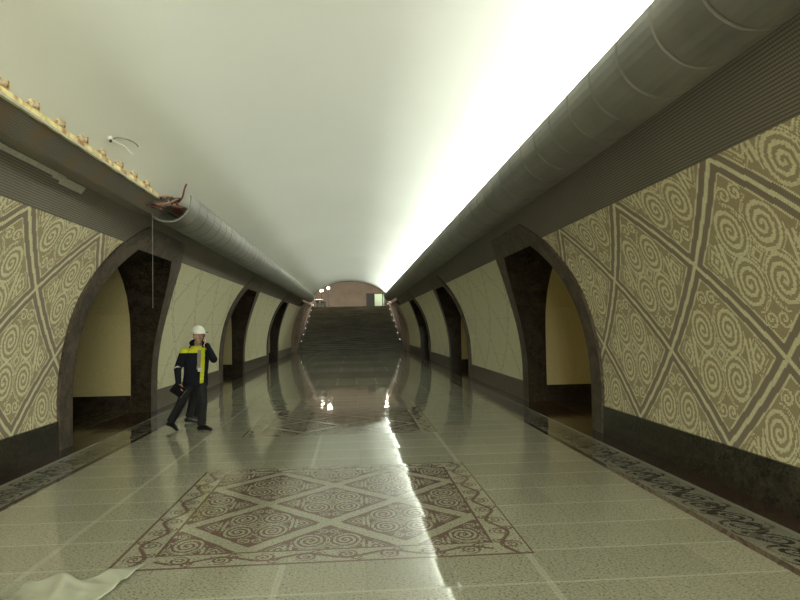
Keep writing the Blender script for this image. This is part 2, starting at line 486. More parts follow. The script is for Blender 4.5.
def arch(side, sgn, c, num):
    n = 61
    # equal counts on jambs and head for both outlines
    def outline(tab, nj, nh):
        T = [(z, w_) for z, w_ in tab]; zs = T[-1][0]
        L = [0]
        for a, d in zip(T, T[1:]): L.append(L[-1]+math.dist(a, d))
        J = []
        for i in range(nj):
            t = L[-1]*i/(nj-1)
            k = max(j for j in range(len(L)-1) if L[j] <= t+1e-9); f = (t-L[k])/(L[k+1]-L[k])
            J.append((T[k][1]+(T[k+1][1]-T[k][1])*f, T[k][0]+(T[k+1][0]-T[k][0])*f))
        left = [(-a, z) for a, z in J]; right = [(a, z) for a, z in reversed(J)]
        wt = J[-1][0]; head = [(-wt+2*wt*i/nh, zs) for i in range(1, nh)]
        return left+head+right
    O = outline(OUT, 26, 9); I = outline(INN, 26, 9)
    b = MB(); D = .045
    def P(q, d, ins=0): return (sgn*(prof(q[1])-d), c+q[0], q[1])
    back = [P(q, -.03) for q in O]; o1 = [P(q, D) for q in O]
    bands = [o1]
    for t in (.33, .66, 1):
        bands.append([P((a[0]+(e[0]-a[0])*t, a[1]+(e[1]-a[1])*t), D) for a, e in zip(O, I)])
    b.grid([back]+bands)
    b.make('trim_%d' % num, marble_frame, kind='structure',
           label='brown marble surround of the %s archway on the %s wall' % (('first', 'second', 'third', 'fourth')[num_idx(c)], side))
    # reveal
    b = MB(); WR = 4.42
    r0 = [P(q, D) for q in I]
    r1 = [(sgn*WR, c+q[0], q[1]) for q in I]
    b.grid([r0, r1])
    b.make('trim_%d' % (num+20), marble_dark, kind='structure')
    # passage lining beyond the reveal: low dark base, plastered above
    b = MB()
    E = .02
    J = [(q[0]*(1+E/1.86), q[1]+(E if q[1] > 2 else 0)) for q in I]
    r1 = [(sgn*WR, c+q[0], q[1]) for q in I]; r2 = [(sgn*WR, c+q[0], q[1]) for q in J]; r3 = [(sgn*8.0, c+q[0], q[1]) for q in J]
    b.grid([r1, r2], mi=1); b.grid([r2, r3], mi=0)
    for s in (-1, 1):
        yb = c+s*1.86
        b.quad((sgn*WR, yb, 0), (sgn*8, yb, 0), (sgn*8, yb, .36), (sgn*WR, yb, .36), mi=1)
        b.quad((sgn*WR, yb, .36), (sgn*8, yb, .36), (sgn*8, yb+s*.05, .36), (sgn*WR, yb+s*.05, .36), mi=1)
    b.make('wall_passage_%s_%d' % (side, num_idx(c)+1), [mos_pass, marble_dark], kind='structure')
def num_idx(c): return {0.8: 0, 11.9: 0, 23.0: 1, 34.1: 2}[c]

for side, sgn in (('left', -1), ('right', 1)):
    wall(side, sgn)
num = 1
for side, sgn in (('left', -1), ('right', 1)):
    for c in ARCH[1:]:
        arch(side, sgn, c, num); num += 1
# the archways behind the camera are closed by plain panels
for side, sgn in (('left', -1), ('right', 1)):
    b = MB(); c = ARCH[0]
    b.quad((sgn*4.0, c-2.3, 0), (sgn*4.0, c+2.3, 0), (sgn*3.1, c+2.3, 3.45), (sgn*3.1, c-2.3, 3.45))
    b.make('wall_closing_'+side, marble_frame, kind='structure')

# ------------------------------------------------------------------ floor
def rect(b, x0, x1, y0, y1, z=0.0): b.quad((x0, y0, z), (x1, y0, z), (x1, y1, z), (x0, y1, z))
CARP = [6.35+5.53*k for k in range(-1, 7)]
CW, CL = 1.55, 1.615
b = MB(); ycur = YS
for cy in CARP:
    rect(b, -3.15, 3.15, ycur, cy-CL); rect(b, -3.15, -CW, cy-CL, cy+CL); rect(b, CW, 3.15, cy-CL, cy+CL); ycur = cy+CL
rect(b, -3.15, 3.15, ycur, YE+2.5); rect(b, -4.1, -3.15, YE, YE+2.5); rect(b, 3.15, 4.1, YE, YE+2.5)
link('floor', b.mesh('floor'), mat_floor, kind='structure')
ORD = ['behind', 'nearest', 'second nearest', 'third nearest', 'fourth nearest', 'fifth nearest', 'sixth nearest', 'farthest']
for i, cy in enumerate(CARP):
    b = MB(); rect(b, -CW, CW, -CL, CL)
    o = b.make('floor_inlay', mat_carpet, kind='structure', loc=(0, cy, 0))
for side, s in (('left', -1), ('right', 1)):
    b = MB(); rect(b, min(s*3.15, s*3.68), max(s*3.15, s*3.68), YS, YE); b.make('floor_border_'+side, mat_band, kind='structure')
    b = MB(); rect(b, min(s*3.68, s*3.73), max(s*3.68, s*3.73), YS, YE); b.make('floor_line_'+side, simple('pale_line', (.36, .35, .28), .15), kind='structure')
    b = MB(); rect(b, min(s*3.73, s*4.5), max(s*3.73, s*4.5), YS, YE); b.make('floor_edge_'+side, mat_strip, kind='structure')
    b = MB(); rect(b, min(s*4.5, s*11), max(s*4.5, s*11), YS, YE)
    b.make('floor_platform_'+side, mat_pfloor, kind='structure')
    b = MB()
    b.quad((s*11, YS, 0), (s*11, YE, 0), (s*11, YE, 4), (s*11, YS, 4))
    b.quad((s*11, YS, 4), (s*11, YE, 4), (s*8, YE, 4), (s*8, YS, 4))
    b.quad((s*11, YS, 0), (s*4.5, YS, 0), (s*4.5, YS, 4), (s*11, YS, 4)); b.quad((s*11, YE, 0), (s*4.5, YE, 0), (s*4.5, YE, 4), (s*11, YE, 4))
    b.make('wall_platform_'+side, mat_plain, kind='structure')
    # platform face of the pylons, with the passage openings left free
    b = MB(); ys = [YS]
    for c in ARCH[1:]: ys += [c-1.88, c+1.88]
    ys.append(YE)
    for a, d in zip(ys[0::2], ys[1::2]): b.quad((s*8, a, 0), (s*8, d, 0), (s*8, d, 4), (s*8, a, 4))
    for c in ARCH[1:]:
        b.quad((s*8, c-1.88, 3.0), (s*8, c+1.88, 3.0), (s*8, c+1.88, 4), (s*8, c-1.88, 4))
    b.make('wall_pylon_'+side, mat_plain, kind='structure')

# ------------------------------------------------------------------ vault
b = MB(); N = 64; VE = 41.3
tw = [-2.56+5.12*i/N for i in range(N+1)]
b.grid([[(x_, y_, vault_z(abs(x_))) for x_ in tw] for y_ in [YS+(VE-YS)*k/12 for k in range(13)]])
for s in (-1, 1): b.quad((s*2.56, YS, vault_z(2.56)), (s*2.56, VE, vault_z(2.56)), (s*2.95, VE, 3.75), (s*2.95, YS, 3.75))
b.make('ceiling', mat_vault, kind='structure', smooth=True)
b = MB()   # arched end face of the vault
ring = [(x_, VE, vault_z(abs(x_))) for x_ in tw]; top = [(x_*2.2, VE, 8.0) for x_ in tw]
b.grid([ring, [(x_, VE+.5, z_) for x_, y_, z_ in ring]]); b.grid([[(x_, VE+.5, z_) for x_, y_, z_ in ring], [(x_, VE+.5, 8) for x_, y_, z_ in top]])
b.make('wall_vault_end', mat_hall, kind='structure')
b = MB()   # wall behind the camera
b.quad((-4.2, YS, 0), (4.2, YS, 0), (4.2, YS, 5), (-4.2, YS, 5)); b.make('wall_rear', mat_vault, kind='structure')

# ------------------------------------------------------------------ coves
CC, CR = (2.5, 3.66), .35
def cove(side, sgn, y0, y1):
    b = MB(); seg = .53
    angs = [math.radians(a) for a in range(170, 361, 10)]
    y = y0; k = 0
    while y < y1-.01:
        ye = min(y+seg, y1); rj = CR-.010
        st = [(y, rj), (y+.006, CR-.008), (y+.022, CR), (ye-.022, CR), (ye-.006, CR-.008), (ye, rj)]
        b.grid([[(sgn*(CC[0]+r_*math.cos(a)), yy, CC[1]+r_*math.sin(a)) for a in angs] for yy, r_ in st])
        y = ye; k += 1
    # inside skin and rims
    ri = CR-.02
    b.grid([[(sgn*(CC[0]+ri*math.cos(a)), yy, CC[1]+ri*math.sin(a)) for a in angs] for yy in (y0, y1)], mi=1)
    for yy in (y0, y1):
        b.grid([[(sgn*(CC[0]+r_*math.cos(a)), yy, CC[1]+r_*math.sin(a)) for a in angs] for r_ in (ri, CR)], mi=0)
    a = angs[0]
    b.quad(*[(sgn*(CC[0]+r_*math.cos(a)), yy, CC[1]+r_*math.sin(a)) for r_, yy in ((ri, y0), (CR, y0), (CR, y1), (ri, y1))])
    # soffit back to the wall
    b.quad((sgn*2.84, y0, 3.66), (sgn*2.84, y1, 3.66), (sgn*3.0, y1, 3.66), (sgn*3.0, y0, 3.66))
    return b
cove('right', 1, 9.7-.53*33, 40.6).make('cornice_right', [mat_cove, mat_cove_in], kind='structure', smooth=False)
YC = 9.7
cove('left', -1, YC, 40.6).make('cornice_left', [mat_cove, mat_cove_in], kind='structure', smooth=False)
# bare backing of the left cornice where the grey cover is missing
b = MB()
def prism(b, prof_pts, y0, y1, mi=0):
    r = [[(x_, y_, z_) for x_, z_ in prof_pts] for y_ in (y0, y1)]
    b.grid(r, mi=mi, close=True); b.cap(r[0], mi); b.cap(r[1], mi, True)
prism(b, [(-2.66, 3.385), (-2.45, 3.535), (-2.47, 3.56), (-2.69, 3.41)], YS, YC+.1)
b.make('cornice_board', mat_board, kind='structure')
b = MB(); prism(b, [(-2.68, 3.39), (-2.66, 3.385), (-3.06, 3.505), (-3.09, 3.54), (-2.75, 3.46)], YS, YC+.1)
b.make('cornice_shelf', simple('shelf_metal', (.24, .22, .18), .5), kind='structure')
b = MB(); prism(b, [(-2.425, 3.53), (-2.43, 3.60), (-2.50, 3.60), (-2.50, 3.53)], YS, 9.0)
led = b.make('metal_ledge', mat_yellow, label='yellowed rust-stained metal ledge running under the lamp sockets on the left', cat='ledge')
b = MB(); prism(b, [(-2.415, 3.52), (-2.415, 3.545), (-2.427, 3.55), (-2.427, 3.52)], YS, 9.0)
b.make('edge_strip', mat_lip, led)

# lamp sockets on the ledge
def socket_parts(root, first=None):
    b = MB(); b.box((0, 0, .006), (.030, .05, .006)); b.box((-.026, 0, .05), (.004, .045, .04)); b.box((.0, .052, .04), (.03, .004, .035))
    br = b.make('bracket', mat_rust, root)
    b = MB(); b.tube([(.004, -.045, .05), (.004, .035, .05)], [.038, .030], 14); b.ball((.004, -.05, .05), .026); b.make('socket_body', mat_ceramic, root, smooth=False)
    b = MB(); b.tube([(.0, -.03, .03), (.01, -.07, .05), (.0, -.12, .02), (0, -.17, .015)], .006, 6); b.make('wire', mat_rust, root, smooth=True)
N_ = ['first', 'second', 'third', 'fourth', 'fifth', 'sixth', 'seventh', 'eighth', 'ninth']
base = empty('lamp_socket', (-2.465, 8.6, 3.602), 'rusty lamp socket on the left ledge, first one counted from the cut grey cove', 'lamp socket', 'lamp sockets on the left ledge')
socket_parts(base)
for k in range(1, 8):
    r_ = base.copy(); C.objects.link(r_); r_.location = (-2.465, 8.6-.5*k, 3.602); r_.rotation_euler = (0, 0, random.uniform(-.25, .25))
    r_['label'] = 'rusty lamp socket on the left ledge, %s one counted from the cut grey cove' % N_[k]
    for ch in base.children: q = ch.copy(); C.objects.link(q); q.parent = r_

# cables hanging out of the cut end of the cove
mat_cab = simple('dark_red_cable', (.16, .05, .035), .5); mat_cab2 = simple('dark_cable', (.03, .022, .018), .5); mat_cab3 = simple('orange_cable', (.42, .20, .10), .5)
def curve_pts(P, n=18):
    P = [Vector(p) for p in P]; out = []
    for i in range(len(P)-1):
        p0 = P[max(i-1, 0)]; p1 = P[i]; p2 = P[i+1]; p3 = P[min(i+2, len(P)-1)]
        for k in range(n//3):
            t = k/(n//3)
            out.append(.5*((2*p1)+(p2-p0)*t+(2*p0-5*p1+4*p2-p3)*t*t+(3*p1-p0-3*p2+p3)*t**3))
    out.append(P[-1]); return out
cb = empty('cable_bundle', (-2.45, 9.6, 3.45), 'tangle of dark red cables spilling from the cut end of the grey cove', 'cables')
O_ = (-2.45, 9.6, 3.45)
for i in range(16):
    m = (mat_cab, mat_cab2, mat_cab2, mat_cab, mat_cab3)[i % 5]; b = MB()
    sx = random.uniform(-.14, .12)
    p = [(-2.40+sx*.6, 10.3, 3.55+random.uniform(-.04, .06)), (-2.38+sx, 9.75, 3.50+random.uniform(0, .1)), (-2.36+random.uniform(-.16, .12), 9.45, 3.5+random.uniform(.0, .14)), (-2.44+random.uniform(-.12, .1), 9.1+random.uniform(-.1, .25), 3.42+random.uniform(-.02, .16)), (-2.6, 9.0+random.uniform(-.1, .3), 3.48)]
    b.tube(curve_pts(p), .012, 6); b.make('cable', m, cb, smooth=True, off=O_)
b = MB(); b.tube(curve_pts([(-2.36, 9.7, 3.6), (-2.27, 9.62, 3.66), (-2.2, 9.5, 3.78), (-2.18, 9.52, 3.84)]), .014, 6); b.make('cable', mat_cab, cb, smooth=True, off=O_)
b = MB(); b.box((-2.55, 9.15, 3.50), (.06, .16, .05)); b.box((-2.47, 9.3, 3.53), (.03, .08, .07)); b.make('junction_block', mat_cab2, cb, off=O_)
# string hanging from the cut end
b = MB(); b.tube([(-2.6, 9.29, 3.37), (-2.6, 9.3, 2.7), (-2.6, 9.3, 2.02)], .0020, 6)
b.make('hanging_string', simple('grey_string', (.5, .5, .44), .6), label='thin grey string hanging from the cut end of the cove', cat='string')
# white tape strip on the shelf
b = MB(); tp = []
b.quad((-2.98, 4.4, 3.478), (-2.98, 7.75, 3.478), (-3.03, 7.75, 3.487), (-3.03, 4.4, 3.487))
b2 = MB()
for (ya, yb, za, zb) in ((4.6, 7.6, 3.455, 3.495), (7.55, 8.15, 3.415, 3.485), (7.35, 7.6, 3.44, 3.49)):
    q = [(-(prof(za)-.03), za), (-(prof(zb)-.03), zb), (-(prof(zb)-.016), zb), (-(prof(za)-.016), za)]
    prism(b2, q, ya, yb)
b2.make('tape_strip', simple('white_tape', (.62, .62, .54), .5), label='pale strip of tape stuck along the top of left ribbed cladding', cat='tape')
# cable stub and loose fitting on the ceiling
st = empty('ceiling_fitting', (-2.36, 7.02, 3.79), 'small broken wire fitting with a curved stub hanging on the ceiling', 'fitting')
so = (-2.36, 7.02, 3.79)
b = MB(); b.ball((-2.35, 7.03, 3.775), (.03, .035, .035)); b.make('mount', simple('fitting_white', (.7, .7, .62)), st, smooth=True, off=so)
b = MB(); b.ball((-2.335, 7.0, 3.745), .018); b.make('screw_cap', mat_black, st, smooth=True, off=so)
b = MB(); b.tube(curve_pts([(-2.34, 7.03, 3.77), (-2.29, 7.10, 3.81), (-2.22, 7.22, 3.82), (-2.17, 7.29, 3.80), (-2.15, 7.32, 3.77)]), .008, 6); b.make('wire', simple('fitting_wire', (.16, .15, .1)), st, smooth=True, off=so)
b = MB(); b.tube(curve_pts([(-2.34, 7.03, 3.76), (-2.26, 7.15, 3.74), (-2.2, 7.26, 3.67)]), [.008]*12+[.02], 6); b.make('loose_end', simple('fitting_white_end', (.66, .66, .58)), st, smooth=True, off=so)

# ------------------------------------------------------------------ stairs and end hall
SY0, SY1, NS, SZ = 46.4, 53.0, 22, 3.40
b = MB(); dy = (SY1-SY0)/NS; dz = SZ/NS
for i in range(NS):
    y0 = SY0+i*dy; z0 = i*dz; z1 = z0+dz; wd = 3.9-.19*z1
    b.quad((-wd, y0, z0-(.02 if i else 0)), (wd, y0, z0-(.02 if i else 0)), (wd, y0, z1), (-wd, y0, z1))
    b.quad((-wd, y0-.02, z1), (wd, y0-.02, z1), (wd, y0+dy, z1), (-wd, y0+dy, z1))
    b.quad((-wd, y0-.02, z1-.03), (wd, y0-.02, z1-.03), (wd, y0-.02, z1), (-wd, y0-.02, z1))
    for s in (-1, 1): b.quad((s*wd, y0, -.05), (s*wd, y0+dy, -.05), (s*wd, y0+dy, z1), (s*wd, y0, z1))
b.make('floor_stairs', mat_stair, kind='structure', label='broad flight of dark granite steps at the end of the hall')
b = MB(); rect(b, -6, 6, SY1, 74, SZ); b.quad((-6, SY1, 0), (6, SY1, 0), (6, SY1, SZ), (-6, SY1, SZ))
b.make('floor_landing', mat_stair, kind='structure')
for side, s in (('left', -1), ('right', 1)):
    b = MB()   # flank wall following the tunnel curve, up to a ledge
    rows = []
    for i in range(19):
        z = 3.46*i/18; rows.append([(s*(prof(z)), YE, z), (s*(prof(z)-.01), SY0-.1, z), (s*(3.93-.19*z), SY0, z), (s*(3.93-.19*z), SY1, z)])
    b.grid(rows)
    b.quad((s*prof(3.46), YE, 3.46), (s*prof(3.46), SY1, 3.46), (s*6, SY1, 3.46), (s*6, YE, 3.46))
    b.make('wall_stair_'+side, marble_stair, kind='structure', smooth=False)
    b = MB(); b.quad((s*6, VE+.5, 3.4), (s*6, 74, 3.4), (s*6, 74, 8), (s*6, VE+.5, 8)); b.quad((s*prof(3.46), VE+.5, 3.46), (s*prof(3.46), YE, 3.46), (s*6, YE, 3.46), (s*6, VE+.5, 3.46)); b.make('wall_hall_'+side, mat_hall, kind='structure')
b = MB()
b.quad((-6.2, VE, 8), (6.2, VE, 8), (6.2, 74, 8), (-6.2, 74, 8)); b.make('ceiling_hall', mat_hall, kind='structure')
DX0, DX1, DZ = 2.45, 3.4, 5.35
b = MB(); yw = 70
b.quad((-6, yw, 3.4), (1.6, yw, 3.4), (1.6, yw, 8), (-6, yw, 8)); b.quad((4.3, yw, 3.4), (6, yw, 3.4), (6, yw, 8), (4.3, yw, 8)); b.quad((1.6, yw, DZ), (4.3, yw, DZ), (4.3, yw, 8), (1.6, yw, 8))
b.make('wall_end', mat_hall, kind='structure')
mat_glow = emit('lit_room', (.62, .72, .5), .75)
b = MB(); b.quad((1.0, 72.5, 3.4), (5.0, 72.5, 3.4), (5.0, 72.5, 6), (1.0, 72.5, 6)); b.make('wall_lit_room', simple('lit_room_wall', (.75, .8, .62), .8), kind='structure')
area('lit_room_light', (3.2, 71.3, 5.9), (0, 0, 0), 2, 1, 60, (.85, 1, .75))
dr = MB()
dr.box((1.66, yw, 4.37), (.06, .08, .97)); dr.box((3.42, yw, 4.37), (.05, .08, .97)); dr.box((4.24, yw, 4.37), (.06, .08, .97)); dr.box((2.95, yw, 5.32), (1.35, .08, .05))
dobj = dr.make('door_1', simple('door_frame_grey', (.12, .10, .08), .5), kind='structure')
b = MB(); b.box((2.12, yw-.05, 4.36), (.42, .03, .92)); b.make('door_leaf', mat_black, dobj)
b = MB(); b.box((3.9, yw, 4.0), (.3, .03, .6)); b.make('side_panel', simple('side_panel_brown', (.28, .22, .16), .6), dobj)

# railing lamps up both edges of the stair
mat_bulb = emit('string_bulb', (1, .95, .75), 2.0)
def railing(side, s):
    root = empty('stair_railing', (s*3.8, SY0, 0), 'steel %s-hand stair railing with small glinting lamps' % side, 'railing')
    off = (s*3.8, SY0, 0)
    pts = []
    for k in range(8):
        t = k/7; y_ = SY0+.1+t*(SY1-SY0-.2); i = min(NS-1, int((y_-SY0)/dy)); z_ = (i+1)*dz; x_ = s*(3.9-.19*(z_+.9)-.12)
        b = MB(); b.tube([(x_, y_, z_-.01), (x_, y_, z_+.86)], .022, 8); b.make('post', mat_steel, root, off=off)
        b = MB(); b.ball((x_-s*.03, y_-.03, z_+.6), .03); b.make('lamp_bulb', mat_bulb, root, smooth=True, off=off)
        pts.append((x_, y_, z_+.88))
    b = MB(); b.tube(pts, .03, 8); b.make('handrail', mat_wood, root, smooth=True, off=off)
railing('left', -1); railing('right', 1)
# wall rails
for side, s in (('left', -1), ('right', 1)):
    b = MB(); b.tube([(s*3.64, 45.2, 2.28), (s*3.5, 46.2, 2.45), (s*3.1, 52.6, 3.95)], .045, 8); 
    b.tube([(s*3.62, 45.3, 2.28), (s*3.95, 45.3, 2.2)], .03, 6)
    b.make('wall_handrail', mat_wood, label='brown handrail on the %s marble flank wall above the stairs' % side, cat='handrail')
# work lamps standing on the landing
mat_lamp = emit('work_lamp_face', (1, .93, .80), 7)
def work_lamp(x_, y_, z_, label, tilt=0):
    off = (x_, y_, SZ)
    r_ = empty('work_lamp', off, label, 'lamp', 'work lamps at the top of the stairs')
    b = MB(); b.tube([(x_, y_, SZ+.05), (x_, y_, z_)], .025, 8); b.make('stand', mat_black, r_, off=off)
    b = MB()
    for k in range(3): b.tube([(x_, y_, SZ+.3), (x_+.35*math.cos(k*2.1), y_+.35*math.sin(k*2.1), SZ+.005)], .018, 6)
    b.make('tripod', mat_black, r_, off=off)
    b = MB(); b.box((x_, y_, z_), (.15, .05, .13)); b.make('housing', mat_black, r_, off=off)
    b = MB(); b.box((x_, y_-.056, z_), (.10, .006, .08)); b.make('lamp_face', mat_lamp, r_, off=off)
    l = bpy.data.lights.new('work_lamp_light', 'AREA'); l.shape = 'RECTANGLE'; l.size = .22; l.size_y = .18; l.energy = 5; l.color = (1, .93, .8)
    lo = bpy.data.objects.new('work_lamp_light', l); C.objects.link(lo); lo.location = (x_, y_-.08, z_); lo.rotation_euler = (PI/2, 0, 0)
    l.spread = 2.2
work_lamp(-2.50, 55.2, 4.86, 'left work lamp of the glaring pair at the head of the stairs')
work_lamp(-1.92, 55.6, 5.10, 'right work lamp of the glaring pair at the head of the stairs')
work_lamp(2.82, 53.4, 4.75, 'work lamp glaring beside the right end of the cornice')
work_lamp(3.0, 55.5, 4.4, 'lower work lamp behind the right end of the cornice')
# tool cart on the landing
r_ = empty('tool_cart', (-2.45, 53.6, SZ), 'dark tool cart standing at the top left of the stairs', 'cart'); off = (-2.45, 53.6, SZ)
b = MB(); b.box((-2.45, 53.6, SZ+.22), (.42, .25, .12)); b.make('tray', simple('cart_grey', (.10, .10, .08), .5), r_, off=off)
b = MB(); b.box((-2.75, 53.6, SZ+.46), (.1, .2, .12)); b.box((-2.3, 53.6, SZ+.4), (.2, .18, .06)); b.make('toolbox', mat_black, r_, off=off)
b = MB(); b.tube([(-2.85, 53.4, SZ+.3), (-2.9, 53.4, SZ+.62), (-2.3, 53.4, SZ+.62)], .02, 6); b.make('handle', mat_steel, r_, off=off)
for sx in (-.32, .32):
    for sy in (-.2, .2):
        b = MB(); b.tube([(-2.45+sx, 53.6+sy-.02, SZ+.07), (-2.45+sx, 53.6+sy+.02, SZ+.07)], .07, 12); b.make('wheel', mat_black, r_, off=off)

# ------------------------------------------------------------------ people
def remesh(b, name, m, parent, off, voxel, smooth_it=2, zones=None):
    me = b.mesh(name, off=off)
    o = bpy.data.objects.new(name, me); C.objects.link(o)
    md = o.modifiers.new('r', 'REMESH'); md.mode = 'VOXEL'; md.voxel_size = voxel; md.use_smooth_shade = True
    sm = o.modifiers.new('s', 'SMOOTH'); sm.iterations = smooth_it; sm.factor = .5
    dg = bpy.context.evaluated_depsgraph_get(); ev = o.evaluated_get(dg)
    me2 = bpy.data.meshes.new_from_object(ev); o.modifiers.clear(); o.data = me2; me2.name = name
    me2.materials.clear()
    for q in (m if isinstance(m, (list, tuple)) else [m]): me2.materials.append(q)
    for p in me2.polygons:
        p.use_smooth = True
        p.material_index = zones(p.center+Vector(off), p.normal) if zones else 0
    o.parent = parent
    return o
def capsule(b, a, c, ra, rb, n=12):
    a, c = Vector(a), Vector(c); b.tube([a, a.lerp(c, .33), a.lerp(c, .66), c], [ra, ra+(rb-ra)*.33, ra+(rb-ra)*.66, rb], n)
    b.ball(a, ra, n, 8); b.ball(c, rb, n, 8)
def loft(b, rings, Lx, Fd, n=20):
    """rings: (center, half lateral, half depth)"""
    rows = []
    for c, hl, hd in rings:
        c = Vector(c); row = []
        for k in range(n):
            a = 2*PI*k/n; row.append(c+Lx*(hl*math.copysign(abs(math.cos(a))**.85, math.cos(a)))+Fd*(hd*math.copysign(abs(math.sin(a))**.85, math.sin(a))))
        rows.append(row)
    b.grid(rows, close=True); b.cap(rows[0]); b.cap(rows[-1], flip=True)
def hand(b, wrist, dirv, palm_n, side, curl=.6, scale=1.0):
    """palm plus four unequal bent fingers and a thumb; dirv along the hand, palm_n out of the palm"""
    d = Vector(dirv).normalized(); n = Vector(palm_n); n = (n-d*n.dot(d)).normalized(); l = d.cross(n)*side
    w_ = Vector(wrist); R = Matrix((l, d, n)).transposed()
    b.ball(w_+d*.05*scale, (.040*scale, .052*scale, .018*scale), 12, 8, R)
    for k, L in enumerate((.040, .046, .042, .033)):
        p0 = w_+d*.09*scale+l*(.030-.021*k)*scale
        p1 = p0+(d*math.cos(curl*.5)+n*math.sin(curl*.5)+l*(.10-.07*k))*L*scale
        p2 = p1+(d*math.cos(curl*1.4)+n*math.sin(curl*1.4)+l*(.06-.05*k))*L*.62*scale
        p3 = p2+(d*math.cos(curl*2.0)+n*math.sin(curl*2.0))*L*.5*scale
        capsule(b, p0-d*.02, p1, .0092, .0085, 8); capsule(b, p1, p2, .0085, .008, 8); capsule(b, p2, p3, .008, .0072, 8)
    t0 = w_+d*.025+l*.026; t1 = t0+(d*.6+l*.75+n*.25).normalized()*.042; t2 = t1+(d*.9+l*.15+n*.4).normalized()*.032
    capsule(b, t0, t1, .0125, .0105, 8); capsule(b, t1, t2, .0105, .0085, 8)

skin = simple('skin', (.42, .25, .18), .5, .4, 0, .05, 40)
navy = simple('navy_jacket', (.006, .007, .013), .8, .2, 0, .1, 60)
yellow = simple('yellow_panel', (.50, .52, .02), .7, .2, 0, .08, 40)
grey_shirt = simple('grey_shirt', (.22, .20, .17), .8, .2)
trous = simple('charcoal_trousers', (.018, .019, .020), .8, .2, 0, .15, 60)
black_cl = simple('black_coat', (.012, .012, .013), .8, .2)
shoe_m = simple('black_shoe', (.010, .010, .010), .3)
helm_m = simple('white_helmet', (.82, .84, .78), .3, .5, 0, .03)
hair_m = simple('dark_hair', (.02, .015, .01), .7)
refl_m = simple('reflective_strip', (.42, .44, .42), .4)
eye_w = simple('eye_white', (.6, .6, .56), .3); eye_d = simple('iris_brown', (.03, .02, .01), .3)

